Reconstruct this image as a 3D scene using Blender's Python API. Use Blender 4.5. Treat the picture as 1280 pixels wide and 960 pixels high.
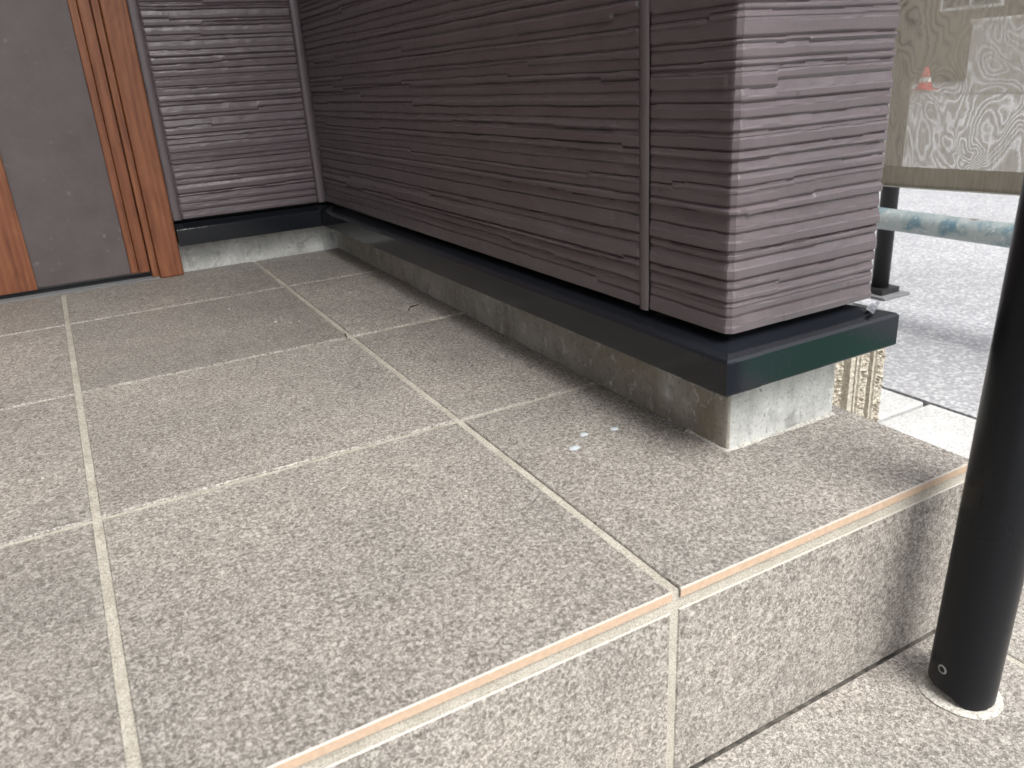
import bpy, bmesh, math, random
import numpy as np
from mathutils import Vector, Matrix

for o in list(bpy.data.objects):
    bpy.data.objects.remove(o, do_unlink=True)
scene = bpy.context.scene
COL = scene.collection
random.seed(7)

# ------------------------------------------------------------------ camera
cam_d = bpy.data.cameras.new('camera')
cam = bpy.data.objects.new('camera', cam_d)
COL.objects.link(cam)
scene.camera = cam
cam_d.sensor_width = 36.0
cam_d.lens = 28.15
cam_d.clip_start = 0.02
cam_d.clip_end = 500.0
ROWS = ((0.8702, -0.4891, -0.0600), (-0.2259, -0.2877, -0.9307), (0.4379, 0.8235, -0.3608))
rx, ry, rz = (Vector(r) for r in ROWS)
rz.normalize(); rx = (rx - rz * rx.dot(rz)).normalized(); ry = rz.cross(rx)
M = Matrix(((rx[0], -ry[0], -rz[0]), (rx[1], -ry[1], -rz[1]), (rx[2], -ry[2], -rz[2])))
cam.matrix_world = Matrix.Translation((-0.2693, -0.3137, 0.2957)) @ M.to_4x4()
cam_d.dof.use_dof = True
cam_d.dof.focus_distance = 0.80
cam_d.dof.aperture_fstop = 13.0

# ------------------------------------------------------------------ light
SUN_EL, SUN_AZ = math.radians(55), math.radians(173)     # azimuth from +Y, clockwise
w = bpy.data.worlds.new('World'); scene.world = w; w.use_nodes = True
nt = w.node_tree; nt.nodes.clear()
sky = nt.nodes.new('ShaderNodeTexSky'); sky.sky_type = 'NISHITA'; sky.sun_disc = False
sky.sun_elevation = SUN_EL; sky.sun_rotation = SUN_AZ
sky.air_density = 1.0; sky.dust_density = 5.0
hs = nt.nodes.new('ShaderNodeHueSaturation'); hs.inputs['Saturation'].default_value = 0.28
bg = nt.nodes.new('ShaderNodeBackground'); bg.inputs['Strength'].default_value = 0.15
wo = nt.nodes.new('ShaderNodeOutputWorld')
nt.links.new(sky.outputs[0], hs.inputs['Color']); nt.links.new(hs.outputs[0], bg.inputs[0]); nt.links.new(bg.outputs[0], wo.inputs[0])
sd = bpy.data.lights.new('sun', 'SUN'); sd.energy = 1.45; sd.angle = math.radians(34); sd.color = (1.0, 0.985, 0.965)
sun = bpy.data.objects.new('sun', sd); COL.objects.link(sun)
sdir = Vector((math.sin(SUN_AZ) * math.cos(SUN_EL), math.cos(SUN_AZ) * math.cos(SUN_EL), math.sin(SUN_EL)))
sun.rotation_euler = (-sdir).to_track_quat('-Z', 'Y').to_euler()
sun.location = sdir * 20
vs = scene.view_settings
vs.view_transform = 'Standard'; vs.look = 'None'; vs.gamma = 1.0; vs.use_curve_mapping = False
vs.exposure = 1.0

# ------------------------------------------------------------------ helpers
def tag(o, label=None, cat=None, group=None, kind=None):
    if label: o['label'] = label
    if cat: o['category'] = cat
    if group: o['group'] = group
    if kind: o['kind'] = kind
    return o

def link(name, me, parent=None, mats=()):
    o = bpy.data.objects.new(name, me); COL.objects.link(o)
    for m in mats: me.materials.append(m)
    if parent: o.parent = parent
    return o

def empty(name, loc=(0, 0, 0)):
    o = bpy.data.objects.new(name, None); COL.objects.link(o); o.location = loc; o.empty_display_size = 0.05
    return o

def bm_obj(name, bm, mats, parent=None, smooth=False):
    me = bpy.data.meshes.new(name)
    bmesh.ops.recalc_face_normals(bm, faces=bm.faces)
    bm.to_mesh(me); bm.free()
    if smooth:
        for p in me.polygons: p.use_smooth = True
    return link(name, me, parent, mats if isinstance(mats, (list, tuple)) else [mats])

def add_box(bm, x0, x1, y0, y1, z0, z1, mi=0):
    vsx = [bm.verts.new(p) for p in ((x0, y0, z0), (x1, y0, z0), (x1, y1, z0), (x0, y1, z0), (x0, y0, z1), (x1, y0, z1), (x1, y1, z1), (x0, y1, z1))]
    fs = [bm.faces.new([vsx[i] for i in f]) for f in ((0, 3, 2, 1), (4, 5, 6, 7), (0, 1, 5, 4), (1, 2, 6, 5), (2, 3, 7, 6), (3, 0, 4, 7))]
    for f in fs: f.material_index = mi
    return vsx, fs

def box(name, x0, x1, y0, y1, z0, z1, mat, parent=None, bev=0.0, seg=2):
    bm = bmesh.new(); add_box(bm, x0, x1, y0, y1, z0, z1)
    if bev > 0:
        bmesh.ops.bevel(bm, geom=bm.edges[:], offset=bev, segments=seg, profile=0.5, affect='EDGES')
    return bm_obj(name, bm, mat, parent)

def tube(bm, p0, p1, r, n=32, cap=True):
    p0, p1 = Vector(p0), Vector(p1); d = (p1 - p0).normalized()
    a = d.orthogonal().normalized(); b = d.cross(a)
    rings = []
    for p in (p0, p1):
        rings.append([bm.verts.new(p + (a * math.cos(2 * math.pi * i / n) + b * math.sin(2 * math.pi * i / n)) * r) for i in range(n)])
    for i in range(n):
        bm.faces.new((rings[0][i], rings[0][(i + 1) % n], rings[1][(i + 1) % n], rings[1][i]))
    if cap:
        bm.faces.new(rings[0][::-1]); bm.faces.new(rings[1])
    return rings

def grid_mesh(name, P, mat, parent=None, smooth=True):
    """P: (nu, nv, 3) array -> quad grid mesh"""
    nu, nv = P.shape[:2]
    me = bpy.data.meshes.new(name)
    idx = np.arange(nu * nv).reshape(nu, nv)
    q = np.stack([idx[:-1, :-1], idx[1:, :-1], idx[1:, 1:], idx[:-1, 1:]], -1).reshape(-1, 4)
    me.vertices.add(nu * nv); me.vertices.foreach_set('co', P.astype(np.float32).ravel())
    me.loops.add(q.size); me.loops.foreach_set('vertex_index', q.astype(np.int32).ravel())
    me.polygons.add(len(q)); me.polygons.foreach_set('loop_start', np.arange(0, q.size, 4, dtype=np.int32))
    me.polygons.foreach_set('use_smooth', np.full(len(q), smooth, dtype=bool))
    me.update(calc_edges=True); me.validate()
    return link(name, me, parent, [mat])

def noise1(u, rng, step, amp):
    lo, hi = float(np.min(u)) - step * 2, float(np.max(u)) + step * 2
    n = int((hi - lo) / step) + 3
    return np.interp(u, np.linspace(lo, hi, n), rng.uniform(-amp, amp, n))

# ------------------------------------------------------------------ materials
class NT:
    def __init__(self, name):
        self.m = bpy.data.materials.new(name); self.m.use_nodes = True
        self.t = self.m.node_tree; self.t.nodes.clear()
        self.out = self.n('ShaderNodeOutputMaterial')
    def n(self, typ, **kw):
        nd = self.t.nodes.new(typ)
        for k, v in kw.items(): setattr(nd, k, v)
        return nd
    def l(self, a, b): self.t.links.new(a, b)
    def coords(self, scale=(1, 1, 1), rand=False):
        tc = self.n('ShaderNodeTexCoord'); mp = self.n('ShaderNodeMapping'); mp.inputs['Scale'].default_value = scale
        self.l(tc.outputs['Object'], mp.inputs[0])
        if rand:
            oi = self.n('ShaderNodeObjectInfo'); ml = self.n('ShaderNodeVectorMath', operation='SCALE')
            cb = self.n('ShaderNodeCombineXYZ'); cb.inputs[0].default_value = 0.7; cb.inputs[1].default_value = 1.3; cb.inputs[2].default_value = 2.1
            self.l(cb.outputs[0], ml.inputs[0]); s = self.n('ShaderNodeMath', operation='MULTIPLY'); s.inputs[1].default_value = 17.0
            self.l(oi.outputs['Random'], s.inputs[0]); self.l(s.outputs[0], ml.inputs['Scale'])
            ad = self.n('ShaderNodeVectorMath', operation='ADD'); self.l(mp.outputs[0], ad.inputs[0]); self.l(ml.outputs[0], ad.inputs[1])
            return ad.outputs[0]
        return mp.outputs[0]
    def noise(self, vec, scale, detail=4, rough=0.55, dist=0.0):
        nd = self.n('ShaderNodeTexNoise'); nd.inputs['Scale'].default_value = scale; nd.inputs['Detail'].default_value = detail
        nd.inputs['Roughness'].default_value = rough; nd.inputs['Distortion'].default_value = dist
        self.l(vec, nd.inputs['Vector']); return nd.outputs['Fac']
    def ramp(self, fac, stops):
        r = self.n('ShaderNodeValToRGB'); e = r.color_ramp.elements
        while len(e) > 1: e.remove(e[-1])
        for i, (p, c) in enumerate(stops):
            el = e[0] if i == 0 else e.new(p)
            el.position = p
            el.color = (c, c, c, 1) if not hasattr(c, '__len__') else (*c, 1)
        self.l(fac, r.inputs[0]); return r.outputs[0]
    def mix(self, fac, a, b, mode='MIX'):
        m = self.n('ShaderNodeMix', data_type='RGBA', blend_type=mode)
        for s, v in ((m.inputs[0], fac), (m.inputs[6], a), (m.inputs[7], b)):
            if hasattr(v, 'node'): self.l(v, s)
            elif hasattr(v, '__len__'): s.default_value = (*v, 1)
            else: s.default_value = v
        return m.outputs[2]
    def math(self, op, a, b=None, clamp=False):
        m = self.n('ShaderNodeMath', operation=op, use_clamp=clamp)
        for s, v in zip(m.inputs, (a, b)):
            if v is None: continue
            if hasattr(v, 'node'): self.l(v, s)
            else: s.default_value = v
        return m.outputs[0]
    def bump(self, h, strength=0.3, dist=0.001, prev=None):
        b = self.n('ShaderNodeBump'); b.inputs['Strength'].default_value = strength; b.inputs['Distance'].default_value = dist
        self.l(h, b.inputs['Height'])
        if prev is not None: self.l(prev, b.inputs['Normal'])
        return b.outputs[0]
    def principled(self, col, rough=0.5, normal=None, spec=0.5, metal=0.0, coat=0.0, coat_rough=0.1):
        p = self.n('ShaderNodeBsdfPrincipled')
        for k, v in (('Base Color', col), ('Roughness', rough), ('Specular IOR Level', spec), ('Metallic', metal), ('Coat Weight', coat), ('Coat Roughness', coat_rough)):
            s = p.inputs[k]
            if hasattr(v, 'node'): self.l(v, s)
            elif hasattr(v, '__len__'): s.default_value = (*v, 1)
            else: s.default_value = v
        if normal is not None: self.l(normal, p.inputs['Normal'])
        self.l(p.outputs[0], self.out.inputs[0]); return p

def mat_tile():
    t = NT('mottled_grey_tile'); v = t.coords(rand=True)
    a = t.noise(v, 345, 6, 0.76, 0.9); b = t.noise(v, 1100, 3, 0.65); c = t.noise(v, 60, 4, 0.6); d = t.noise(v, 7, 3, 0.5)
    s = t.math('ADD', t.math('MULTIPLY', a, 0.68), t.math('MULTIPLY', b, 0.32))
    s = t.math('ADD', s, t.math('MULTIPLY', t.math('SUBTRACT', c, 0.5), 0.07))
    col = t.ramp(s, [(0.42, (0.105, 0.094, 0.084)), (0.47, (0.198, 0.185, 0.167)), (0.52, (0.305, 0.289, 0.265)), (0.575, (0.50, 0.48, 0.445))])
    tint = t.mix(1.0, t.ramp(d, [(0.33, (0.90, 0.89, 0.875)), (0.66, (1.07, 1.04, 1.015))]), t.ramp(t.noise(v, 2.6, 4, 0.6, 0.8), [(0.35, 0.92), (0.6, 1.03)]), 'MULTIPLY')
    col = t.mix(1.0, col, tint, 'MULTIPLY')
    oi = t.n('ShaderNodeObjectInfo'); tr = t.ramp(oi.outputs['Random'], [(0, 0.90), (1, 1.06)])
    col = t.mix(1.0, col, tr, 'MULTIPLY')
    nb = t.bump(s, 0.35, 0.0012)
    rg = t.ramp(a, [(0.3, 0.62), (0.7, 0.45)])
    t.principled(col, rg, nb, 0.4); return t.m

def mat_simple(name, col, rough=0.5, nscale=200, var=0.08, bump=0.2, bdist=0.0006, spec=0.4, metal=0.0, coat=0.0, detail=5):
    t = NT(name); v = t.coords(rand=True); a = t.noise(v, nscale, detail, 0.65)
    lo = tuple(max(0, c * (1 - var)) for c in col); hi = tuple(c * (1 + var) for c in col)
    c = t.ramp(a, [(0.3, lo), (0.7, hi)])
    t.principled(c, rough, t.bump(a, bump, bdist) if bump else None, spec, metal, coat); return t.m

def mat_grout():
    t = NT('sandy_grout'); v = t.coords(); a = t.noise(v, 900, 4, 0.7); b = t.noise(v, 26, 4, 0.6)
    c = t.ramp(a, [(0.30, (0.17, 0.155, 0.125)), (0.44, (0.37, 0.345, 0.295)), (0.62, (0.58, 0.55, 0.48))])
    c = t.mix(1.0, c, t.ramp(b, [(0.35, (0.80, 0.79, 0.77)), (0.62, (1.0, 1.0, 1.0))]), 'MULTIPLY')
    t.principled(c, 0.85, t.bump(a, 0.6, 0.0012), 0.2); return t.m

def mat_siding():
    t = NT('plum_brown_siding_paint'); v = t.coords()
    a = t.noise(v, 420, 4, 0.6); b = t.noise(v, 14, 4, 0.6)
    c = t.ramp(b, [(0.3, (0.096, 0.077, 0.083)), (0.7, (0.119, 0.097, 0.104))])
    m = t.coords((60, 60, 420)); s = t.noise(m, 1.0, 3, 0.5)
    nb = t.bump(a, 0.25, 0.0006); nb = t.bump(s, 0.2, 0.0006, nb)
    t.principled(c, t.ramp(a, [(0.3, 0.27), (0.7, 0.40)]), nb, 0.55); return t.m

def mat_black_metal(name='black_flashing', rough=0.22, peel=True, col=(0.012, 0.014, 0.018)):
    t = NT(name); v = t.coords(); a = t.noise(v, 330, 3, 0.55); b = t.noise(v, 9, 4, 0.6); sp = t.noise(v, 1500, 2, 0.5)
    cc = t.mix(t.ramp(sp, [(0.745, 0.0), (0.77, 0.5)]), col, (0.25, 0.27, 0.30))
    nb = t.bump(a, 0.13 if peel else 0.04, 0.0006)
    t.principled(cc, t.ramp(b, [(0.3, rough * 0.8), (0.7, rough * 1.3)]), nb, 0.32 if peel else 0.22, 0.0, 0.0, 0.08); return t.m

def mat_concrete():
    t = NT('cast_concrete'); v = t.coords()
    a = t.noise(v, 330, 5, 0.7); b = t.noise(v, 18, 5, 0.6, 0.6); st = t.noise(t.coords((110, 110, 22)), 1.0, 5, 0.65); br = t.noise(v, 11, 4, 0.6, 0.3)
    base = t.ramp(b, [(0.3, (0.40, 0.41, 0.39)), (0.5, (0.52, 0.53, 0.505)), (0.7, (0.62, 0.63, 0.61))])
    base = t.mix(0.55, base, t.ramp(st, [(0.30, (0.55, 0.56, 0.55)), (0.5, (1, 1, 1))]), 'MULTIPLY')
    spk = t.ramp(a, [(0.33, 0.22), (0.43, 1.0)])
    base = t.mix(0.8, base, spk, 'MULTIPLY')
    # brown weather staining of the face next to the porch, patchy
    tc = t.n('ShaderNodeTexCoord'); sx = t.n('ShaderNodeSeparateXYZ'); t.l(tc.outputs['Object'], sx.inputs[0])
    side = t.math('MULTIPLY', t.math('LESS_THAN', sx.outputs[0], 0.1545), t.math('LESS_THAN', sx.outputs[1], 1.09))
    near = t.ramp(sx.outputs[1], [(0.10, 1.0), (0.42, 0.62), (1.0, 0.5)])
    f = t.math('MULTIPLY', side, t.math('MULTIPLY', near, t.ramp(br, [(0.34, 0.5), (0.55, 1.0)])))
    base = t.mix(f, base, t.mix(0.62, (0.36, 0.32, 0.25), base, 'MULTIPLY'))
    dp = t.noise(v, 42, 5, 0.7, 0.5); base = t.mix(t.ramp(dp, [(0.54, 0.0), (0.68, 0.65)]), base, (0.20, 0.20, 0.19))
    wp = t.noise(v, 60, 4, 0.7, 0.4); base = t.mix(t.ramp(wp, [(0.57, 0.0), (0.70, 0.55)]), base, (0.74, 0.76, 0.74))
    nb = t.bump(a, 0.5, 0.0015); nb = t.bump(st, 0.2, 0.001, nb)
    t.principled(base, 0.88, nb, 0.2); return t.m

def mat_wood():
    t = NT('reddish_wood_grain'); v = t.coords((34, 34, 9.0), rand=True)
    w_ = t.noise(v, 1.0, 5, 0.6, 1.6); fine = t.noise(t.coords((900, 900, 22), rand=True), 1.0, 3, 0.6); big = t.noise(t.coords((22, 22, 4.5), rand=True), 1.0, 3, 0.5, 2.2)
    rings = t.n('ShaderNodeTexWave', wave_type='BANDS', bands_direction='X'); t.l(t.coords((26, 0, 2.2), rand=True), rings.inputs[0])
    rings.inputs['Scale'].default_value = 1.2; rings.inputs['Distortion'].default_value = 9.0; rings.inputs['Detail'].default_value = 3.0; rings.inputs['Detail Scale'].default_value = 0.8
    s = t.math('ADD', t.math('MULTIPLY', w_, 0.5), t.math('ADD', t.math('MULTIPLY', rings.outputs['Fac'], 0.12), t.math('MULTIPLY', big, 0.32)))
    c = t.ramp(s, [(0.28, (0.120, 0.038, 0.018)), (0.42, (0.195, 0.068, 0.030)), (0.58, (0.255, 0.098, 0.044)), (0.72, (0.30, 0.125, 0.060))])
    c = t.mix(0.22, c, t.ramp(fine, [(0.35, 0.5), (0.55, 1.0)]), 'MULTIPLY')
    t.principled(c, 0.40, t.bump(fine, 0.12, 0.0004), 0.4); return t.m

def mat_door_panel():
    t = NT('brown_grey_door_face'); v = t.coords(); a = t.noise(v, 20, 5, 0.65); vo = t.n('ShaderNodeTexVoronoi'); vo.inputs['Scale'].default_value = 52.0; t.l(v, vo.inputs['Vector'])
    c = t.ramp(a, [(0.3, (0.090, 0.074, 0.074)), (0.7, (0.122, 0.102, 0.102))])
    blot = t.math('MULTIPLY', t.ramp(vo.outputs['Distance'], [(0.03, 1.0), (0.20, 0.0)]), t.ramp(t.noise(v, 33, 3, 0.6), [(0.46, 0.0), (0.64, 0.6)]))
    c = t.mix(t.math('MULTIPLY', blot, 0.8), c, (0.33, 0.30, 0.28))
    f = t.noise(v, 380, 5, 0.7); c = t.mix(t.ramp(f, [(0.62, 0.0), (0.74, 0.45)]), c, (0.36, 0.33, 0.31))
    t.principled(c, 0.42, t.bump(f, 0.06, 0.0004), 0.4); return t.m

def mat_asphalt():
    t = NT('worn_pale_asphalt'); v = t.coords(); a = t.noise(v, 120, 5, 0.75); vo = t.n('ShaderNodeTexVoronoi'); vo.inputs['Scale'].default_value = 150.0; t.l(v, vo.inputs['Vector'])
    c = t.ramp(a, [(0.30, (0.22, 0.223, 0.232)), (0.52, (0.31, 0.314, 0.325)), (0.7, (0.39, 0.39, 0.40))])
    sp = t.n('ShaderNodeSeparateColor'); t.l(vo.outputs['Color'], sp.inputs[0])
    c = t.mix(t.ramp(sp.outputs[0], [(0.55, 0.0), (0.9, 0.75)]), c, (0.52, 0.52, 0.53))
    b = t.noise(v, 2.2, 4, 0.6); c = t.mix(1.0, c, t.ramp(b, [(0.3, 0.85), (0.7, 1.05)]), 'MULTIPLY')
    t.principled(c, 0.8, t.bump(a, 0.6, 0.004), 0.3); return t.m

def mat_slab():
    t = NT('pale_concrete_slab'); v = t.coords(rand=True); a = t.noise(v, 210, 5, 0.75); b = t.noise(v, 9, 4, 0.6)
    c = t.ramp(a, [(0.28, (0.30, 0.30, 0.295)), (0.5, (0.50, 0.50, 0.49)), (0.7, (0.64, 0.64, 0.62))])
    c = t.mix(1.0, c, t.ramp(b, [(0.3, 0.85), (0.7, 1.05)]), 'MULTIPLY')
    t.principled(c, 0.85, t.bump(a, 0.5, 0.003), 0.2); return t.m

def mat_block():
    t = NT('cream_split_block'); v = t.coords(); a = t.noise(v, 190, 5, 0.75); b = t.noise(v, 30, 3, 0.6)
    c = t.ramp(a, [(0.28, (0.24, 0.21, 0.165)), (0.5, (0.40, 0.365, 0.30)), (0.7, (0.56, 0.53, 0.46))])
    t.principled(c, 0.9, t.bump(a, 0.7, 0.004), 0.2); return t.m

def mat_pipe():
    t = NT('worn_galvanised_pipe'); v = t.coords(); a = t.noise(v, 24, 5, 0.65, 0.6); b = t.noise(v, 70, 4, 0.65); r = t.noise(t.coords((1, 1, 1)), 17, 3, 0.6)
    c = t.ramp(a, [(0.34, (0.14, 0.24, 0.29)), (0.46, (0.30, 0.36, 0.365)), (0.56, (0.40, 0.44, 0.435)), (0.68, (0.36, 0.41, 0.41))])
    c = t.mix(t.ramp(b, [(0.60, 0.0), (0.68, 0.8)]), c, (0.62, 0.63, 0.60))
    c = t.mix(t.ramp(r, [(0.66, 0.0), (0.72, 0.9)]), c, (0.17, 0.12, 0.105))
    t.principled(c, 0.45, t.bump(b, 0.15, 0.001), 0.5, 0.15); return t.m

def mat_mesh(dense=False):
    t = NT('woven_mesh_hem' if dense else 'woven_mesh_fabric'); v = t.coords()
    th = t.noise(t.coords((1, 420, 26)), 1.0, 3, 0.6)
    c = t.ramp(th, [(0.3, (0.28, 0.25, 0.20)), (0.7, (0.40, 0.365, 0.30))])
    tr = t.n('ShaderNodeBsdfTransparent'); df = t.n('ShaderNodeBsdfDiffuse'); tl = t.n('ShaderNodeBsdfTranslucent')
    t.l(c, df.inputs[0]); t.l(c, tl.inputs[0])
    m1 = t.n('ShaderNodeMixShader'); m1.inputs[0].default_value = 0.45; t.l(df.outputs[0], m1.inputs[1]); t.l(tl.outputs[0], m1.inputs[2])
    m2 = t.n('ShaderNodeMixShader'); t.l(m1.outputs[0], m2.inputs[1]); t.l(tr.outputs[0], m2.inputs[2])
    if dense:
        m2.inputs[0].default_value = 0.06
    else:
        # weave of the doubled net: the threads of both layers line up in wavering contour bands
        h = t.noise(t.coords((1, 7.0, 5.0)), 1.0, 2.2, 0.5, 0.9)
        h2 = t.noise(t.coords((1, 22, 60)), 1.0, 2, 0.5)
        ph = t.math('ADD', t.math('MULTIPLY', h, 150.0), t.math('MULTIPLY', h2, 5.0))
        s = t.math('SINE', ph); s = t.math('POWER', t.math('MULTIPLY', t.math('ADD', s, 1.0), 0.5), 2.2)
        amt = t.ramp(t.noise(t.coords((1, 5, 6)), 1.0, 2, 0.5), [(0.35, 0.10), (0.62, 0.36)])
        f = t.math('ADD', 0.13, t.math('MULTIPLY', s, amt))
        f = t.math('ADD', f, t.math('MULTIPLY', t.math('SUBTRACT', th, 0.5), 0.30), True)
        t.l(f, m2.inputs[0])
    t.l(m2.outputs[0], t.out.inputs[0]); return t.m

TILE = mat_tile(); GROUT = mat_grout(); SIDING = mat_siding(); FLASH = mat_black_metal('black_flashing', 0.075); CONC = mat_concrete(); WOOD = mat_wood(); PANEL = mat_door_panel()
BISQUE = mat_simple('peach_tile_body', (0.44, 0.325, 0.235), 0.6, 260, 0.12, 0.2)
RIM = mat_simple('tile_rim_highlight', (0.38, 0.35, 0.31), 0.45, 260, 0.08, 0.1)  # highlight of the chamfered edges, put into the colour
ASPHALT = mat_asphalt(); SLAB = mat_slab(); BLOCK = mat_block(); PIPE = mat_pipe(); MESH = mat_mesh(); HEM = mat_mesh(True)
POLE = mat_black_metal('black_pole_coating', 0.30, False, (0.006, 0.007, 0.009))
MORTAR = mat_simple('white_mortar', (0.52, 0.50, 0.45), 0.9, 420, 0.5, 0.9, 0.003)
DARK = mat_simple('dark_gap', (0.012, 0.012, 0.012), 0.8, 200, 0.1, 0.0)
STEELDARK = mat_simple('dark_painted_steel', (0.018, 0.018, 0.019), 0.4, 120, 0.2, 0.1)
SILL = mat_simple('grey_threshold', (0.17, 0.175, 0.175), 0.45, 150, 0.06, 0.1)
BOARD = mat_simple('grey_board', (0.16, 0.16, 0.165), 0.7, 60, 0.25, 0.3)
STEEL = mat_simple('rivet_steel', (0.30, 0.31, 0.32), 0.35, 120, 0.1, 0.0, metal=0.6)
GLUE = mat_simple('white_glue', (0.42, 0.46, 0.49), 0.3, 300, 0.1, 0.2)
TWIG = mat_simple('dark_twig', (0.04, 0.032, 0.026), 0.8, 300, 0.2, 0.2)
GREEN = mat_simple('dark_green_mat', (0.012, 0.22, 0.11), 0.7, 30, 0.35, 0.4, 0.004)
SOFFIT = mat_simple('pale_soffit', (0.36, 0.35, 0.33), 0.8, 40, 0.05, 0.2)
WHITEWALL = mat_simple('white_render', (0.78, 0.78, 0.76), 0.8, 8, 0.06, 0.2, 0.004)
BROWNWALL = mat_simple('brown_house_render', (0.13, 0.105, 0.08), 0.85, 6, 0.12, 0.2, 0.004)
ROOFM = mat_simple('slate_roof', (0.07, 0.07, 0.075), 0.7, 12, 0.2, 0.3, 0.01)
GLASSM = mat_simple('far_window_pane', (0.05, 0.06, 0.07), 0.08, 4, 0.1, 0.0, spec=0.8)
CONE_R = mat_simple('red_cone_plastic', (0.55, 0.07, 0.06), 0.45, 20, 0.08, 0.0)
CONE_W = mat_simple('white_cone_band', (0.75, 0.75, 0.75), 0.45, 20, 0.05, 0.0)

# ------------------------------------------------------------------ porch floor, landing
TILT = 0.0165                 # the porch floor falls a little towards the front
PITCH, GAP, RISE = 0.300, 0.0066, 0.155
XR, YB = 0.291, 1.118

def tile_mesh(name, sx, sy, th=0.009, ch=0.0008, front_rim=False):
    """top at z=0, from (0,0) to (sx,sy); chamfered top; front edge shows the tile body"""
    bm = bmesh.new()
    c = ch
    lo = [(0, 0), (sx, 0), (sx, sy), (0, sy)]; hi = [(c, c), (sx - c, c), (sx - c, sy - c), (c, sy - c)]
    b = [bm.verts.new((x, y, -th)) for x, y in lo]; m = [bm.verts.new((x, y, -c)) for x, y in lo]; t = [bm.verts.new((x, y, 0)) for x, y in hi]
    bm.faces.new(t); bm.faces.new(b[::-1])
    for i in range(4):
        j = (i + 1) % 4
        f1 = bm.faces.new((b[i], b[j], m[j], m[i])); f2 = bm.faces.new((m[i], m[j], t[j], t[i]))
        if front_rim and i == 0: f1.material_index = 1; f2.material_index = 2
    me = bpy.data.meshes.new(name); bmesh.ops.recalc_face_normals(bm, faces=bm.faces); bm.to_mesh(me); bm.free()
    for mm in (TILE, BISQUE, RIM): me.materials.append(mm)
    return me

# the mortar bed: joints stand just below the tile faces
bm = bmesh.new()
P0, P1 = -1.5, XR - 0.004
add_box(bm, P0, P1, 0.0010, 1.30, -0.1525, -0.0016)
add_box(bm, P0, P1, 0.0075, 1.30, -0.45, -0.1526)
porch = bm_obj('porch_floor', bm, GROUT); porch.rotation_euler.x = TILT
tag(porch, kind='structure')
g2 = GAP / 2
cols = [(-1.5, -1.2), (-1.2, -0.9), (-0.9, -0.6), (-0.6, -0.3), (-0.3, 0.0), (0.0, XR + g2)]
rows = [(-0.0035, 0.3), (0.3, 0.6), (0.6, 0.9), (0.9, 1.116)]
meshes = {}
for (x0, x1) in cols:
    for ri, (y0, y1) in enumerate(rows):
        yy1 = y1 - g2 if ri < 3 else (1.1225 if x0 > -0.31 else 1.0965)
        if ri == 3 and x0 < 0 and x0 > -0.31: yy1 = 1.0965
        yy0 = y0 + g2 if ri else -0.0010
        sx, sy = round(x1 - x0 - GAP, 5), round(yy1 - yy0, 5)
        k = (sx, sy, ri == 0)
        if k not in meshes: meshes[k] = tile_mesh('tile', sx, sy, 0.0066 if ri == 0 else 0.009, front_rim=(ri == 0))
        o = link('tile', meshes[k], porch); o.location = (x0 + g2, yy0, random.uniform(-0.0003, 0.0003))
# cut piece of tile between the door frame and the wall base
o = link('tile', tile_mesh('tile', 0.114, 0.0245), porch); o.location = (-0.1175, 1.0968, -0.0001)
# riser tiles (standing): built flat, turned up
for (x0, x1) in cols:
    sx = round(x1 - x0 - GAP, 5); k = ('r', sx)
    if k not in meshes:
        me = tile_mesh('riser_tile', sx, 0.1382)
        me.transform(Matrix.Rotation(math.radians(90), 4, 'X'))      # top face now looks to -y, tile rises in z
        for p in me.polygons:                                         # highlight painted pale along the upper edge
            if p.normal.z > 0.3 and p.normal.y < -0.3: p.material_index = 2
        meshes[k] = me
    o = link('riser_tile', meshes[k], porch); o.location = (x0 + g2, random.uniform(-0.0003, 0.0003), -0.1540)

dj = box('joint_shade', -1.5, 0.2885, -0.0011, 0.0074, -0.20, -RISE - 0.0028, mat_simple('dark_joint_shade', (0.10, 0.092, 0.080), 0.95, 90, 0.9, 0.6), porch)  # dark strip standing in for the shade in the slot below the risers
bm = bmesh.new(); add_box(bm, -1.5, 0.598, -0.6, -0.0012, -0.34, -RISE - 0.0016)
landing = bm_obj('landing', bm, GROUT); landing.rotation_euler.x = TILT; tag(landing, kind='structure')
for x0 in (-1.5, -1.2, -0.9, -0.6, -0.3, 0.0, 0.3):
    for (y0, y1) in ((-0.6, -0.3), (-0.3, -0.0015)):
        sx, sy = round(PITCH - GAP, 5), round(y1 - y0 - GAP * (1 if y1 < -0.1 else 0.5), 5)
        k = (sx, sy, 'l')
        if k not in meshes: meshes[k] = tile_mesh('tile', sx, sy, front_rim=True)
        o = link('tile', meshes[k], landing); o.location = (x0 + g2, y0 + g2, -RISE + random.uniform(-0.0002, 0.0002))

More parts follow.
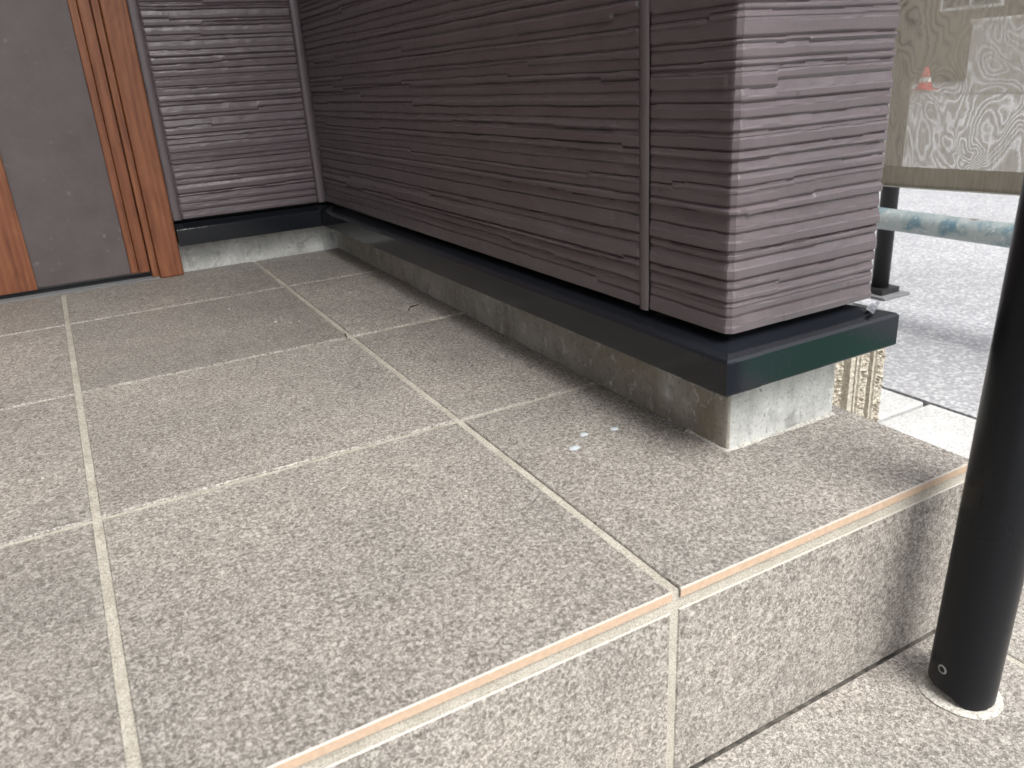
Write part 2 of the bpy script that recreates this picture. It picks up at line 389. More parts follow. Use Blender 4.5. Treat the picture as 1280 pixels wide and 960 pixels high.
# ------------------------------------------------------------------ street and pavement
GZ = -0.31
bm = bmesh.new(); s = 150
vs_ = [bm.verts.new(p) for p in ((-s, -s, GZ - 0.03), (s, -s, GZ - 0.03), (s, s, GZ - 0.03), (-s, s, GZ - 0.03))]; bm.faces.new(vs_)
tag(bm_obj('ground', bm, ASPHALT), kind='structure')
bm = bmesh.new(); add_box(bm, 1.032, 9.0, -40, 40, GZ - 0.3, GZ)
tag(bm_obj('street', bm, ASPHALT), kind='structure')
bm = bmesh.new(); add_box(bm, -3.0, 1.0318, -6.5, 9, GZ - 0.3, GZ - 0.014)
pave = bm_obj('pavement', bm, mat_simple('dirty_joint_fill', (0.06, 0.058, 0.052), 0.95, 120, 0.3, 0.5)); tag(pave, kind='structure')
sm = {}
for i in range(6):
    for j in range(-5, 8):
        x1 = 1.0245 - i * 0.61; y0 = 0.5165 + j * 0.61
        if x1 - 0.6 < 0.28 and -0.55 < y0 < 9 and i > 0 and y0 > 0.0: continue
        if i > 0 and y0 > -0.95 and y0 < 0.6: continue
        if 0 not in sm:
            b_ = bmesh.new(); add_box(b_, -0.5995, 0, 0, 0.5995, -0.05, 0)
            bmesh.ops.bevel(b_, geom=b_.edges[:], offset=0.003, segments=1, affect='EDGES')
            me = bpy.data.meshes.new('slab'); bmesh.ops.recalc_face_normals(b_, faces=b_.faces); b_.to_mesh(me); b_.free(); me.materials.append(SLAB); sm[0] = me
        o = link('slab', sm[0], pave); o.location = (x1, y0, GZ + random.uniform(-0.0006, 0.0006))

# ------------------------------------------------------------------ siding relief
PH = 0.455                 # height of one siding board
rrow = np.random.default_rng(21)
ZB = [0.0]
while ZB[-1] < PH - 0.004:
    ZB.append(ZB[-1] + rrow.choice([0.0050, 0.0070, 0.0090, 0.0112, 0.0138], p=[.18, .25, .27, .20, .10]) * rrow.uniform(0.92, 1.08))
ZB = np.array(ZB); ZB *= PH / ZB[-1]
ROWD = rrow.uniform(-0.0013, 0.0013, len(ZB)); ROWT = rrow.uniform(0.25, 0.62, len(ZB)); UND = rrow.uniform(0, 1, len(ZB))

def relief(u, z, seed):
    """height of the pressed stone-strip relief over (u, z); metres, 0 = deepest groove"""
    rng = np.random.default_rng(seed)
    nr = len(ZB) - 1
    B = np.zeros((nr + 1, len(u)))
    for k in range(nr + 1):
        step = np.zeros(len(u))
        if rng.random() < 0.55:
            x = u[0] - rng.uniform(0, 0.3); 
            while x < u[-1]:
                L = rng.uniform(0.05, 0.42); off = rng.choice([0, 0, 0.0022, -0.0022, 0.0013])
                step[(u >= x) & (u < x + L)] = off; x += L
        B[k] = ZB[k] + noise1(u, rng, 0.03, 0.00035) + noise1(u, rng, 0.12, 0.0006) + step
    B[0] = -0.01; B[-1] = PH + 0.01
    H = np.zeros((len(u), len(z)))
    for k in range(nr):
        lo, hi = B[k][:, None], B[k + 1][:, None]
        hh = np.maximum(hi - lo, 0.002)
        d = z[None, :] - lo
        msk = (d >= 0) & (z[None, :] < hi)
        depth = np.zeros(len(u)); x = u[0] - rng.uniform(0, 0.3)
        while x < u[-1]:
            L = rng.uniform(0.07, 0.6); depth[(u >= x) & (u < x + L)] = rng.uniform(-0.0005, 0.0005); x += L
        depth = depth + noise1(u, rng, 0.012, 0.00022)
        top = 0.0023 + ROWD[k] * 0.62 + depth[:, None]
        under = np.clip(d / (0.0016 + 0.0014 * UND[k]), 0, 1)
        if k == 0: under = np.ones_like(under)
        face = 1 - ROWT[k]                                      # share of the row that is the plain face
        tt = np.clip((d / hh - face) / ROWT[k], 0, 1)
        rough = noise1(u, rng, 0.011, 0.0005)[:, None] * np.clip(tt * 6, 0, 1) * (1 - tt) + noise1(u, rng, 0.004, 0.00012)[:, None] * np.clip(tt * 4, 0, 1)
        low = 0.0007 + 0.0010 * (k % 3 == 0)
        bev = top + (low - top) * np.where(tt > 0, 0.16 + 0.84 * tt, 0)
        if k % 4 == 1: bev = np.where((tt > 0.45) & (tt < 0.75), bev + 0.0007, bev)
        val = 0.0004 + (bev + rough) * under
        H = np.where(msk, val, H)
    return H

def siding(name, path, seed, parent, z0, du=0.0028, dz=0.00062, ends=(True, True)):
    """path: list of (x, y, nx, ny, u); offset along n by the relief"""
    path = np.array(path, float)
    U = path[-1, 4]
    u = np.unique(np.concatenate([np.linspace(0, U, int(U / du) + 2), path[:, 4]]))
    z = np.linspace(0, PH - 0.0004, int(PH / dz))
    H = relief(u, z, seed)
    if ends[0]: H *= np.clip(0.25 + (u / 0.0035), 0, 1)[:, None]
    if ends[1]: H *= np.clip(0.25 + ((U - u) / 0.0035), 0, 1)[:, None]
    X = np.interp(u, path[:, 4], path[:, 0]); Y = np.interp(u, path[:, 4], path[:, 1])
    NX = np.interp(u, path[:, 4], path[:, 2]); NY = np.interp(u, path[:, 4], path[:, 3])
    P = np.zeros((len(u) , len(z) + 2, 3))
    P[:, 1:-1, 0] = X[:, None] + NX[:, None] * H; P[:, 1:-1, 1] = Y[:, None] + NY[:, None] * H
    P[:, 1:-1, 2] = z[None, :]
    for j, zz in ((0, 0.0), (-1, PH - 0.0004)):                       # turn the board's lower and upper edges back
        P[:, j, 0] = X - NX * 0.012; P[:, j, 1] = Y - NY * 0.012; P[:, j, 2] = zz
    o = grid_mesh(name, P, SIDING, parent, False); o.location.z = z0
    return o

SZ = 0.1068                          # lower edge of the siding
SXL, SXR, SYF = 0.1385, 0.2925, 0.1070   # groove planes of the wing wall (relief stands out from these)
SYB = 1.1060                         # groove plane of the back wall
JY0, JY1 = 0.1985, 0.2095            # vertical sealed joint on the wing wall
NST = 5

def stack(o, n=NST):
    for k in range(1, n):
        c = o.copy(); COL.objects.link(c); c.parent = o.parent; c.location.z = o.location.z + k * PH

wing = empty('wing_wall', (0, 0, 0))
tag(wing, 'plum brown ribbed siding wing wall with black flashing on a concrete base', 'wall')
# corner boards: left leg, front, right leg; corners slightly ground off
cf = 0.0036; L1 = JY0 - (SYF + cf); W2 = SXR - SXL - 2 * cf; q = math.sqrt(0.5)
pts = [(SXL, JY0, -1, 0), (SXL, SYF + cf, -1, 0), (SXL + cf * .12, SYF + cf * .62, -1, -.35), (SXL + cf * .62, SYF + cf * .12, -.35, -1), (SXL + cf, SYF, 0, -1),
       (SXR - cf, SYF, 0, -1), (SXR - cf * .62, SYF + cf * .12, .35, -1), (SXR - cf * .12, SYF + cf * .62, 1, -.35), (SXR, SYF + cf, 1, 0), (SXR, JY0, 1, 0)]
path = []; acc = 0
for i, p in enumerate(pts):
    if i: acc += max(math.hypot(p[0] - pts[i - 1][0], p[1] - pts[i - 1][1]), 0.0005)
    path.append((*p, acc))
corner = siding('corner_siding', path, 5, wing, SZ, du=0.0024, ends=(True, False)); stack(corner)
corner['label'] = 'corner boards of the ribbed siding, wrapped round the wall end'
L = SYB - 0.006 - JY1
panel = siding('siding_board', [(SXL, SYB - 0.006, -1, 0, 0), (SXL, JY1, -1, 0, L)], 11, wing, SZ); stack(panel)
# sealed joint: slightly hollow strip with raised lips
def sealant(name, x, y, ax, wd, parent, z0, z1, dep=0.0022, n=9):
    rng = np.random.default_rng(len(name) + int(abs(y) * 100)); zz = np.linspace(z0, z1, 240); tt = np.linspace(-1, 1, n)
    P = np.zeros((n, len(zz), 3)); wob = noise1(zz, rng, 0.02, 0.0004)
    prof = dep * (0.55 + 0.45 * np.cos(tt * math.pi * 0.5) ** 0.6)
    for i in range(n):
        h = prof[i] + (rng.uniform(-0.0002, 0.0002, len(zz)) if i in (1, n - 2) else 0)
        if ax == 'x': P[i, :, 0] = x - h; P[i, :, 1] = y + tt[i] * wd / 2 + wob * abs(tt[i]); P[i, :, 2] = zz
        else: P[i, :, 0] = x + tt[i] * wd / 2 + wob * abs(tt[i]); P[i, :, 1] = y - h; P[i, :, 2] = zz
    return grid_mesh(name, P, SIDING, parent)
sealant('joint_sealant', SXL, (JY0 + JY1) / 2, 'x', JY1 - JY0 + 0.001, wing, SZ - 0.002, SZ + NST * PH, 0.0042)
# solid wall behind the boards
box('wall_core', SXL + 0.013, SXR - 0.013, SYF + 0.013, 1.40, SZ + 0.001, SZ + NST * PH, SOFFIT, wing)
box('siding_return', SXR - 0.003, SXR + 0.001, JY0 + 0.001, 7.0, SZ, SZ + NST * PH, SIDING, wing)

# concrete bases: fine grid faces with a slightly uneven skin
def conc_face(P, rng, amp, axis):
    n = rng.normal(0, 1, P.shape[:2])
    for _ in range(2): n = (n + np.roll(n, 1, 0) + np.roll(n, 1, 1) + np.roll(n, -1, 0)) / 4 * 1.35
    P[:, :, axis] += n * amp; return P
def foundation(name, corners, z0, z1, parent, seed):
    """polyline in plan, wall face to the right-hand outside"""
    rng = np.random.default_rng(seed); cs = [Vector(c) for c in corners]; seg = []
    for a, b in zip(cs[:-1], cs[1:]):
        n = max(2, int((b - a).length / 0.004)); seg += [a.lerp(b, i / n) for i in range(n)]
    seg.append(cs[-1]); zz = np.linspace(z0, z1, 26)
    P = np.zeros((len(seg), len(zz), 3))
    for i, p in enumerate(seg): P[i, :, 0] = p.x; P[i, :, 1] = p.y; P[i, :, 2] = zz
    n1 = rng.normal(0, 1, P.shape[:2]); n2 = rng.normal(0, 1, P.shape[:2])
    for _ in range(2):
        n1 = (n1 + np.roll(n1, 1, 0) + np.roll(n1, -1, 0) + np.roll(n1, 1, 1)) / 4 * 1.5
        n2 = (n2 + np.roll(n2, 1, 0) + np.roll(n2, -1, 0) + np.roll(n2, 1, 1)) / 4 * 1.5
    P[:, :, 0] += n1 * 0.0004; P[:, :, 1] += n2 * 0.0004
    return grid_mesh(name, P, CONC, parent)
r_ = 0.0025
foundation('concrete_base', [(0.152, 1.13), (0.152, 0.118 + r_), (0.152 + r_ * .3, 0.118 + r_ * .3), (0.152 + r_, 0.118), (0.2755 - r_, 0.118), (0.2755, 0.118 + r_), (0.2755, 2.0)], -0.32, 0.0985, wing, 3)
# lumpy mortar fillet where the base meets the tiles
def fillet(name, pts, parent, seed, h=0.004, wd=0.005):
    rng = np.random.default_rng(seed); out = []
    for a, b in zip(pts[:-1], pts[1:]):
        a, b = Vector(a), Vector(b); n = max(2, int((b - a).length / 0.003)); out += [(a.lerp(b, i / n), (b - a).normalized()) for i in range(n)]
    out.append((Vector(pts[-1]), out[-1][1])); P = np.zeros((len(out), 4, 3))
    for i, (p, d) in enumerate(out):
        nx, ny = d.y, -d.x
        s = sum(rng.uniform(0.4, 1.3) for _ in range(2)) / 2
        zf = p.y * TILT
        for j, (o_, zz) in enumerate(((-0.002, h * s), (wd * 0.25 * s, h * 0.7 * s), (wd * 0.6 * s, h * 0.25 * s), (wd * s, -0.0006))):
            P[i, j] = (p.x + nx * o_, p.y + ny * o_, zf + zz)
    return grid_mesh(name, P, MORTAR, parent)
fillet('mortar_fillet', [(0.152, 0.165), (0.152, 0.118), (0.2755, 0.118)], wing, 8, 0.0022, 0.0048)

# black flashing: swept profile (offset outwards e, height z)
FZ0, FZ1 = 0.0667, 0.0930
PROF = [(-0.002, FZ1 + 0.0085), (0.0285, FZ1 + 0.0013), (0.0296, FZ1), (0.0302, FZ1 - 0.001), (0.0302, FZ0 + 0.0012), (0.0296, FZ0), (0.0270, FZ0 + 0.0004), (0.0270, FZ0 + 0.0035), (-0.002, FZ0 + 0.0040)]
def flashing(name, plan, parent, label=None):
    """plan: list of (x, y, ox, oy): wall line point and outward mitre offset per unit e"""
    bm = bmesh.new(); rings = []
    for (x, y, ox, oy) in plan:
        rings.append([bm.verts.new((x + ox * e, y + oy * e, z)) for e, z in PROF])
    for a, b in zip(rings[:-1], rings[1:]):
        for i in range(len(PROF) - 1): bm.faces.new((a[i], b[i], b[i + 1], a[i + 1]))
    bm.faces.new(rings[0]); bm.faces.new(rings[-1][::-1])
    o = bm_obj(name, bm, FLASH, parent)
    if label: o['label'] = label
    return o
WX0, WX1, WY0, WYB = 0.152 - 0.002, 0.2755 + 0.0015, 0.118, 1.1155
sg = 0.0007
flashing('flashing', [(WX0, WYB, -1, -1), (WX0, WY0 + 0.017, -1, 0)], wing)
flashing('flashing_corner_cap', [(WX0 - sg, WY0 + 0.0174, -1, 0), (WX0 - sg, WY0 - sg, -1, -1), (WX0 + 0.004, WY0 - sg, 0, -1)], wing)
flashing('flashing', [(WX0 + 0.0044, WY0, 0, -1), (WX1, WY0, 1, -1), (WX1, 2.0, 1, 0)], wing)
# curled scraps of old masking film on the far end of the flashing
bm = bmesh.new()
for (cx, cy, w_, d_, an) in ((0.286, 0.098, 0.016, 0.004, 0.25), (0.294, 0.103, 0.018, 0.003, 0.1), (0.279, 0.092, 0.010, 0.003, 0.5)):
    n = 8
    ring = []
    for i in range(n + 1):
        t = i / n - 0.5; x = cx + math.cos(an) * t * w_; y = cy + math.sin(an) * t * w_; zz = FZ1 + 0.0068 + 0.0012 * math.sin(i * 1.9 + cx * 900)
        ring.append((bm.verts.new((x, y - d_ / 2, zz)), bm.verts.new((x, y + d_ / 2, zz + 0.0012))))
    for a, b in zip(ring[:-1], ring[1:]): bm.faces.new((a[0], b[0], b[1], a[1]))
film = bm_obj('peeling_film', bm, mat_simple('grey_film', (0.20, 0.21, 0.23), 0.3, 200, 0.2, 0.2), wing)

# ------------------------------------------------------------------ back wall beside the door
back = empty('back_wall', (0, 1.1, 0))
tag(back, 'short ribbed siding wall between wood door frame and inner corner', 'wall')
def pback(o): o.parent = back; o.location = o.location - Vector(back.location); return o
Lb = 0.2275
pan = siding('siding_board', [(-0.1045, SYB, 0, -1, 0), (-0.1045 + Lb, SYB, 0, -1, Lb)], 31, None, SZ, ends=(True, True)); pback(pan); stack(pan)
pback(sealant('corner_sealant', 0.1295, SYB - 0.0005, 'y', 0.0135, None, SZ - 0.001, SZ + NST * PH, 0.0050))
pback(sealant('frame_sealant', -0.1118, SYB, 'y', 0.0125, None, SZ - 0.001, SZ + NST * PH, 0.0026))
pback(foundation('concrete_base', [(-0.135, 1.1180), (0.1545, 1.1180)], -0.05, 0.0985, None, 6))
pback(box('wall_core', -0.118, SXL + 0.02, SYB + 0.0135, 1.40, SZ + 0.001, SZ + NST * PH, SOFFIT))
fl = flashing('flashing', [(-0.1185, WYB, 0, -1), (WX0 - 0.0006, WYB, -1, -1)], None); pback(fl)
pback(box('backing', -0.118, 0.16, SYB + 0.0145, 1.14, 0.05, SZ, DARK))

# ------------------------------------------------------------------ front door
door = empty('front_door', (-0.55, 1.13, 0.018))
tag(door, 'brown grey front door with reddish wood stiles and frame', 'door')
def pd(o): o.parent = door; o.location = o.location - Vector(door.location); return o
DT = 2.20
def strip(name, x0, x1, y0, y1, z0, z1, m, bev=0.0012): return pd(box(name, x0, x1, y0, y1, z0, z1, m, None, bev))
ZF = 0.0185
strip('frame_jamb', -0.1558, -0.1195, 1.098, 1.16, ZF - 0.0008, DT, WOOD, 0.0018)
strip('frame_reveal', -0.1668, -0.1562, 1.1085, 1.16, ZF - 0.0006, DT, WOOD, 0.0012)
strip('door_stile', -0.1845, -0.1680, 1.116, 1.15, ZF + 0.0095, DT - 0.04, WOOD, 0.0014)
strip('door_edge_strip', -0.1966, -0.1850, 1.1205, 1.15, ZF + 0.0095, DT - 0.04, WOOD, 0.0012)
strip('door_panel', -1.02, -0.1958, 1.126, 1.148, ZF + 0.009, DT - 0.04, PANEL, 0.0008)
strip('wood_inlay', -0.52, -0.3325, 1.1195, 1.1262, ZF + 0.0075, DT - 0.04, WOOD, 0.0009)
strip('frame_jamb', -1.10, -1.045, 1.098, 1.16, ZF - 0.0008, DT, WOOD, 0.0018)
strip('frame_head', -1.10, -0.1195, 1.0985, 1.16, DT + 0.0005, DT + 0.05, WOOD, 0.0018)
strip('threshold', -1.045, -0.1565, 1.0995, 1.1215, ZF - 0.01, ZF + 0.0012, SILL, 0.0008)
strip('threshold_gap', -1.045, -0.1565, 1.122, 1.16, ZF - 0.01, ZF + 0.0005, DARK, 0)
strip('transom', -1.14, -0.118, 1.105, 1.16, DT + 0.051, SZ + NST * PH, SIDING, 0)
lev = bmesh.new(); tube(lev, (-0.93, 1.085, 0.9), (-0.93, 1.085, 1.3), 0.012, 16); tube(lev, (-0.93, 1.085, 0.95), (-0.93, 1.128, 0.95), 0.008, 12); tube(lev, (-0.93, 1.085, 1.25), (-0.93, 1.128, 1.25), 0.008, 12)
pd(bm_obj('door_handle', lev, STEELDARK, None, True))

# wall added left of the door to block sky light, roof above the porch (outside the picture, they shade it)
lw = box('shading_wall', -1.6, -1.142, -1.1, 1.40, -0.3, SZ + NST * PH, SIDING)
tag(lw, 'unseen plum brown wall left of the front door, added to shade the porch', 'wall')
CZ = SZ + NST * PH
bm = bmesh.new(); add_box(bm, -1.7, 0.45, -0.64, 7.0, CZ, CZ + 0.35)
tag(bm_obj('unseen_ceiling', bm, SOFFIT), kind='structure')

# ------------------------------------------------------------------ black handrail post
PX, PY = 0.2355, -0.0490; PZ = -RISE + PY * TILT
post = empty('handrail_post', (PX, PY, PZ)); tag(post, 'round black handrail post set in white mortar on the lower step', 'post')
post.rotation_mode = 'QUATERNION'; post.rotation_quaternion = Matrix.Rotation(math.radians(1.6), 3, Vector((0.49, 0.87, 0))).to_quaternion()
PR = 0.0232; n = 56
zs = [0.0, 0.004, 0.010, 0.02, 0.93, 0.945, 0.953, 0.956]
rs = [PR, PR, PR, PR, PR, PR * 0.92, PR * 0.6, 0.001]
bm = bmesh.new(); rings = []
rng = random.Random(4)
for k, (z, r) in enumerate(zip(zs, rs)):
    ring = []
    for i in range(n):
        a = 2 * math.pi * i / n; zz = z
        if k == 0:
            dd = (a - math.radians(214) + math.pi) % (2 * math.pi) - math.pi
            zz = 0.0012 + 0.0085 / (1 + math.exp((dd + 0.15) * 9)) * (1 if -1.9 < dd < 1.2 else 0) + rng.uniform(-0.0003, 0.0003)
        if k == 1: zz = max(0.012, 0.004)
        if k == 2: zz = 0.0145
        ring.append(bm.verts.new((r * math.cos(a), r * math.sin(a), zz)))
    rings.append(ring)
for A, B in zip(rings[:-1], rings[1:]):
    for i in range(n): bm.faces.new((A[i], A[(i + 1) % n], B[(i + 1) % n], B[i]))
bm.faces.new(rings[-1])
bm_obj('pole', bm, POLE, post, True)
bm = bmesh.new(); nr, na = 7, 64; grid = []
for k in range(nr):
    rr = 0.012 + (0.0290 - 0.012) * k / (nr - 1); ring = []
    for i in range(na):
        a = 2 * math.pi * i / na
        r2 = rr * (1 + (0.03 * math.sin(3 * a + 1.0) + rng.uniform(-0.012, 0.012) if k == nr - 1 else 0))
        z = (0.0022 * (1 - k / (nr - 1)) + 0.0009 + rng.uniform(-0.0004, 0.0005)) if k < nr - 1 else 0.0001
        ring.append(bm.verts.new((r2 * math.cos(a), r2 * math.sin(a), z)))
    grid.append(ring)
for A, B in zip(grid[:-1], grid[1:]):
    for i in range(na): bm.faces.new((A[i], A[(i + 1) % na], B[(i + 1) % na], B[i]))
bm_obj('mortar_collar', bm, MORTAR, post, True)
# open rivet hole in the pole, on the side towards the porch front
view = Vector((-0.2693 - PX, -0.3137 - PY, 0)).normalized(); perp = Vector((-view.y, view.x, 0))
dirv = (view * 0.80 - perp * 0.60).normalized()
rv = bmesh.new(); nn = 20; zc = 0.027
ta = Vector((-dirv.y, dirv.x, 0)); up = Vector((0, 0, 1)); ringA, ringB, ringC = [], [], []
for i in range(nn):
    a = 2 * math.pi * i / nn; o_ = ta * math.cos(a) + up * math.sin(a)
    def onp(r, e):
        return dirv * (math.sqrt(max(PR * PR - (r * math.cos(a)) ** 2, 0)) + e) + o_ * r + up * zc
    ringA.append(rv.verts.new(onp(0.0036, 0.0001))); ringB.append(rv.verts.new(onp(0.0030, 0.0007))); ringC.append(rv.verts.new(onp(0.0022, 0.0003)))
for i in range(nn):
    j = (i + 1) % nn; rv.faces.new((ringA[i], ringA[j], ringB[j], ringB[i])); rv.faces.new((ringB[i], ringB[j], ringC[j], ringC[i]))
riv = bm_obj('rivet', rv, STEEL, post, True)
rv = bmesh.new(); c_ = [rv.verts.new(dirv * (PR + 0.0003) + (ta * math.cos(2 * math.pi * i / nn) + up * math.sin(2 * math.pi * i / nn)) * 0.0023 + up * zc) for i in range(nn)]; rv.faces.new(c_)
hole = bm_obj('rivet_hole', rv, DARK, riv)

# ------------------------------------------------------------------ scaffold and net at the street
bm = bmesh.new(); n = 40; rings = []
for i in range(60):
    y = -1.6 + i * 4.2 / 59; rings.append([bm.verts.new((0.0243 * math.cos(2 * math.pi * k / n), y, 0.0243 * math.sin(2 * math.pi * k / n))) for k in range(n)])
for A, B in zip(rings[:-1], rings[1:]):
    for k in range(n): bm.faces.new((A[k], A[(k + 1) % n], B[(k + 1) % n], B[k]))
pipe = bm_obj('scaffold_pipe', bm, PIPE, None, True); pipe.location = (1.3815, 0, -0.0691)
tag(pipe, 'horizontal galvanised scaffold pipe with worn blue green paint below the net', 'pipe')

def upright(x, y, lab):
    t = empty('scaffold_upright', (x, y, GZ)); tag(t, lab, 'scaffold post', 'scaffold uprights along the street')
    bm = bmesh.new(); tube(bm, (0, 0, 0.012), (0, 0, 1.75), 0.0215, 28); bm_obj('tube', bm, STEELDARK, t, True)
    bm = bmesh.new(); add_box(bm, -0.034, 0.034, -0.034, 0.034, 0.008, 0.022); bm_obj('base_plate', bm, STEELDARK, t)
    box('sole_board', -0.05, 0.05, -0.055, 0.055, 0.0004, 0.0076, BOARD, t, 0.001)
    return t
upright(1.5705, 1.0345, 'dark scaffold upright on a base plate behind the wing wall edge')
upright(1.60, -0.22, 'dark scaffold upright far out beyond the handrail post')

ny, nz = 150, 90
Y = np.linspace(-0.30, 2.3, ny); Z = np.linspace(0.029, 1.25, nz)
def sheetx(y, z):
    return 1.5145 - 0.12 * (y - 0.87) * np.exp(-((y - 0.85) / 0.9) ** 2) + 0.012 * np.sin(y * 7.0 + z * 1.3) * np.clip(z, 0.1, 1) + 0.006 * np.sin(y * 17 + 1) * np.clip(0.4 - z, 0, 1)
P = np.zeros((ny, nz, 3)); P[:, :, 1] = Y[:, None]; P[:, :, 2] = Z[None, :]; P[:, :, 0] = sheetx(Y[:, None], Z[None, :])
sheet = empty('mesh_sheet', (1.51, 0.5, 0.0)); tag(sheet, 'see through brown grey mesh sheet with moire pattern hanging on the scaffold', 'net')
def ps(o): o.parent = sheet; o.location = -Vector(sheet.location); return o
ps(grid_mesh('mesh_fabric', P, MESH))
# doubled hem with a rounded lower edge
nz2 = 14; P = np.zeros((ny, nz2, 3)); hz = np.concatenate([np.linspace(0.034, -0.011, 7), np.linspace(-0.011, 0.034, 7)]); ho = np.concatenate([np.linspace(-0.0012, -0.0032, 7), np.linspace(0.0032, 0.0012, 7)])
P[:, :, 1] = Y[:, None]; P[:, :, 2] = hz[None, :] + 0.002 * np.sin(Y * 5)[:, None]; P[:, :, 0] = sheetx(Y[:, None], hz[None, :]) + ho[None, :]
ps(grid_mesh('hem', P, HEM))
P2 = np.zeros((ny, 6, 3))
for k in range(6):
    a = k / 5 * 2 * math.pi
    P2[:, k, 0] = sheetx(Y, 0.0 * Y) + 0.0040 * math.cos(a) - 0.0005; P2[:, k, 1] = Y; P2[:, k, 2] = -0.0135 + 0.0020 * math.sin(a) + 0.002 * np.sin(Y * 5)
ps(grid_mesh('edge_cord', P2, mat_simple('edge_cord', (0.34, 0.33, 0.28), 0.8, 300, 0.15, 0.2)))

# ------------------------------------------------------------------ split face block on the pavement
BX1, BY, BT = 0.7560, 0.4158, -0.1217
kx = 0.00174
def bxp(px): return BX1 - (1107 - px) * kx
seq = [(1107, 0.0), (1097.2, 0.0), (1096.4, .003), (1095.4, .003), (1094.8, 0.001), (1092.6, .001), (1091.8, .011), (1087.2, .011), (1086.2, 0.0), (1076.2, 0.0), (1075.4, .003), (1074.6, .003), (1074.0, .001), (1072.0, .001), (1071.2, .006), (1070.4, .006), (1069.6, .001), (1064.4, .001), (1063.4, .012), (1046.0, .012), (1045.0, 0.0), (1034, 0), (1033, .011), (1028, .011), (1027, 0), (1010, 0), (1009, .011), (1004, .011), (1003, 0), (985, 0)]
prof = [(bxp(px), BY + d) for px, d in seq]
rng = np.random.default_rng(2)
us = []
for (a, b) in zip(prof[:-1], prof[1:]):
    n = max(1, int(abs(a[0] - b[0]) / 0.0025)); us += [(a[0] + (b[0] - a[0]) * i / n, a[1] + (b[1] - a[1]) * i / n, n > 3 and i > 0) for i in range(n)]
us.append((*prof[-1], False)); us = us[::-1]
zz = np.linspace(GZ, BT, 76); P = np.zeros((len(us), len(zz) + 1, 3))
rough = rng.normal(0, 0.0022, (len(us), len(zz)))
for i, (x, y, rg) in enumerate(us):
    P[i, :-1, 0] = x; P[i, :-1, 1] = y + (rough[i] if rg else 0.0003 * rough[i] / 0.002); P[i, :-1, 2] = zz
    P[i, -1] = (x, BY + 0.095, BT + 0.0001)
P[:, -2, 2] += rng.normal(0, 0.0008, len(us))
blk = empty('split_face_block', (BX1 - 0.1, BY, GZ)); tag(blk, 'cream split face concrete block with vertical grooves beside the porch', 'block')
o = grid_mesh('ribbed_face', P, BLOCK, blk, False); o.location = -Vector(blk.location)
o = box('block_body', bxp(985), BX1 - 0.0012, BY + 0.013, BY + 0.100, GZ, BT - 0.0008, BLOCK, blk, 0.002); o.location = -Vector(blk.location)

# ------------------------------------------------------------------ across the street, seen through the net
def place(px, py, d):       # a point along a sight line, at the distance of the thing that stands there
    v = rx * ((px - 640) / 1000.8) + ry * ((py - 480) / 1000.8) + rz
    return Vector((-0.2693, -0.3137, 0.2957)) + v * d
gw = empty('garden_wall', (11.0, 6.0, GZ)); tag(gw, 'low white garden wall across the street, seen through the net', 'wall')
box('wall_body', -0.09, 0.09, -13.0, 0.9, 0.0, 0.86, WHITEWALL, gw, 0.004)
box('coping', -0.13, 0.13, -13.03, 0.93, 0.861, 0.91, WHITEWALL, gw, 0.008)
fh = empty('far_house', (15, 4, GZ)); tag(fh, 'brown house behind the white garden wall across the street', 'house')
box('wall', 0, 7, -14, 9, 0, 5.2, BROWNWALL, fh, 0.01)
bm = bmesh.new()
r6 = [bm.verts.new(p) for p in ((-0.7, -14.7, 5.21), (7.7, -14.7, 5.21), (7.7, 9.7, 5.21), (-0.7, 9.7, 5.21), (3.5, -11, 7.6), (3.5, 6, 7.6))]
for f in ((0, 1, 4), (1, 2, 5, 4), (2, 3, 5), (3, 0, 4, 5), (3, 2, 1, 0)): bm.faces.new([r6[i] for i in f])
bm_obj('roof', bm, ROOFM, fh)
for (y0, y1, z0, z1) in ((-4.5, -2.7, 0.9, 2.3), (0.4, 2.2, 0.9, 2.3), (5, 6.2, 1.2, 2.3)):
    wf = box('window', -0.05, 0.02, y0, y1, z0, z1, WHITEWALL, fh, 0.005)
    for s_ in range(2):
        m_ = (y0 + y1) / 2; a, b = (y0 + 0.06, m_ - 0.03) if s_ == 0 else (m_ + 0.03, y1 - 0.06)
        box('pane', -0.056, -0.045, a, b, z0 + 0.06, z1 - 0.06, GLASSM, wf)
cp = place(1157, 97, 12.0)
cone = empty('traffic_cone', (cp.x, cp.y, GZ)); tag(cone, 'red and white traffic cone on the street, seen through the net', 'cone')
bm = bmesh.new(); n = 24; lv = [(0.0, 0.11), (0.04, 0.105), (0.10, 0.088), (0.16, 0.068), (0.23, 0.047), (0.31, 0.022)]; R_ = []
for z, r in lv: R_.append([bm.verts.new((r * math.cos(2 * math.pi * i / n), r * math.sin(2 * math.pi * i / n), z + 0.02)) for i in range(n)])
for k, (A, B) in enumerate(zip(R_[:-1], R_[1:])):
    for i in range(n):
        f = bm.faces.new((A[i], A[(i + 1) % n], B[(i + 1) % n], B[i])); f.material_index = 1 if k in (2,) else 0
bm.faces.new(R_[-1]); bm_obj('cone_body', bm, [CONE_R, CONE_W], cone, True)
box('cone_foot', -0.14, 0.14, -0.14, 0.14, 0.0005, 0.0195, CONE_R, cone, 0.004)

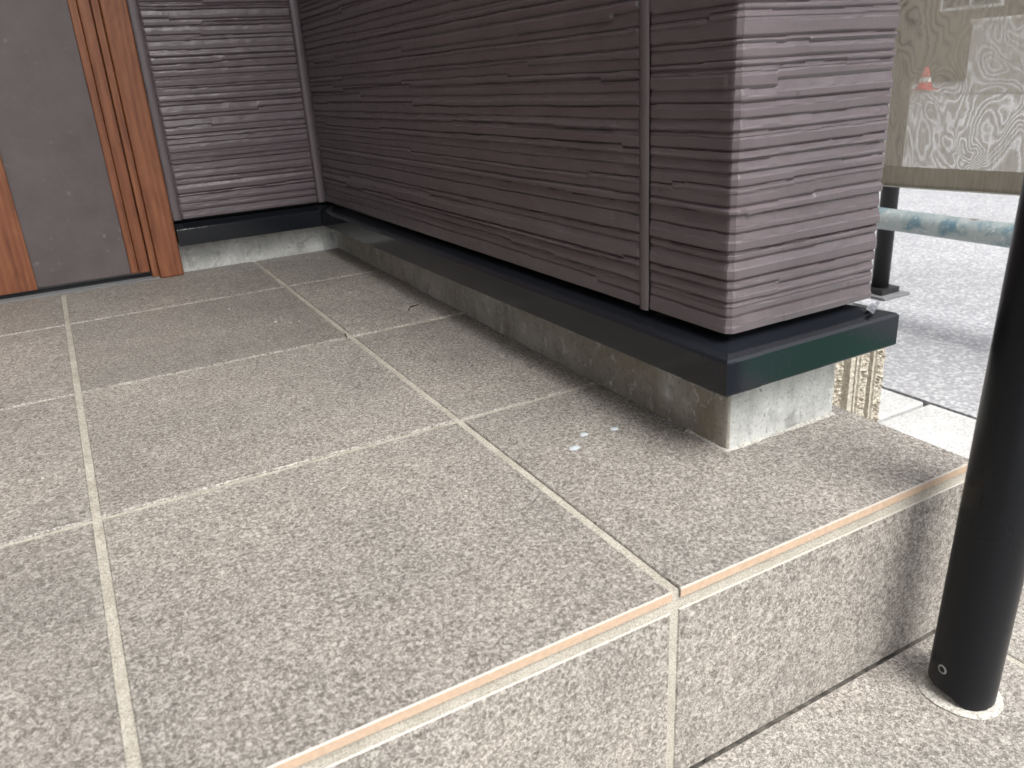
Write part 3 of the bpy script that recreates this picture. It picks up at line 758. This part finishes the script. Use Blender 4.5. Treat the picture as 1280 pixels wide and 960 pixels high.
# green floor mat on the pavement in front of the steps: only its mirror image shows in the flashing
ny = 60; X = np.linspace(0.64, 1.24, 50); Yg = np.linspace(-1.5, -0.32, ny); P = np.zeros((50, ny, 3))
P[:, :, 0] = X[:, None]; P[:, :, 1] = Yg[None, :]; P[:, :, 2] = GZ + 0.012 + 0.006 * np.sin(X * 9)[:, None] * np.cos(Yg * 6)[None, :]
mt = grid_mesh('floor_mat', P, GREEN); tag(mt, 'dark green protective mat spread before the steps, mirrored in black flashing', 'mat')

# ------------------------------------------------------------------ specks on the porch
def spot(name, x, y, r, mat, lab, cat, grp, sx=1.0, h=0.0008, seed=0):
    rg = random.Random(seed); bm = bmesh.new(); n = 18; c = bm.verts.new((0, 0, h)); R1, R2 = [], []
    for i in range(n):
        a = 2 * math.pi * i / n; k = r * rg.uniform(0.78, 1.12)
        R1.append(bm.verts.new((k * 0.6 * sx * math.cos(a), k * 0.6 * math.sin(a), h * 0.85))); R2.append(bm.verts.new((k * sx * math.cos(a), k * math.sin(a), -0.0003)))
    for i in range(n):
        j = (i + 1) % n; bm.faces.new((c, R1[i], R1[j])); bm.faces.new((R1[i], R2[i], R2[j], R1[j]))
    o = bm_obj(name, bm, mat, None, True); o.location = (x, y, y * TILT + 0.0004); tag(o, lab, cat, grp); return o
G1 = 'dried drips on the porch tile'
for i, (x, y, r, sx) in enumerate(((0.0545, 0.1930, 0.0042, 1.25), (0.0755, 0.2095, 0.0036, 1.2), (0.1030, 0.2035, 0.0036, 1.1))):
    spot('dried_drip', x, y, r, GLUE, ('largest pale dried drip, next to the long tile joint', 'middle one of three pale dried drips on the tile', 'pale dried drip closest to the concrete base')[i], 'drip', G1, sx, 0.0009, i)

G2 = 'white crumbs on the porch tiles'
for i, (x, y, r) in enumerate(((-0.062, 0.722, 0.0022), (-0.035, 0.705, 0.0012), (-0.10, 0.83, 0.0013), (0.066, 0.80, 0.0016), (0.10, 0.742, 0.0012), (-0.335, 0.40, 0.0012), (0.03, 0.84, 0.0012))):
    spot('paint_crumb', x, y, r, MORTAR, 'tiny white crumb lying on the porch tiles', 'crumb', G2, 1.1, 0.0012, 20 + i)
def twig(pts, r, lab):
    bm = bmesh.new()
    for a, b in zip(pts[:-1], pts[1:]): tube(bm, a, b, r, 8)
    tag(bm_obj('twig', bm, TWIG, None, True), lab, 'twig')
def fz(x, y, h=0.0011): return (x, y, y * TILT + h)
twig([fz(0.098, 0.655), fz(0.106, 0.668, 0.0018), fz(0.119, 0.672)], 0.0006, 'thin dark twig on the tiles by the long concrete base')
twig([fz(-0.006, 0.60), fz(-0.004, 0.612)], 0.0008, 'short dark twig beside a tile joint')
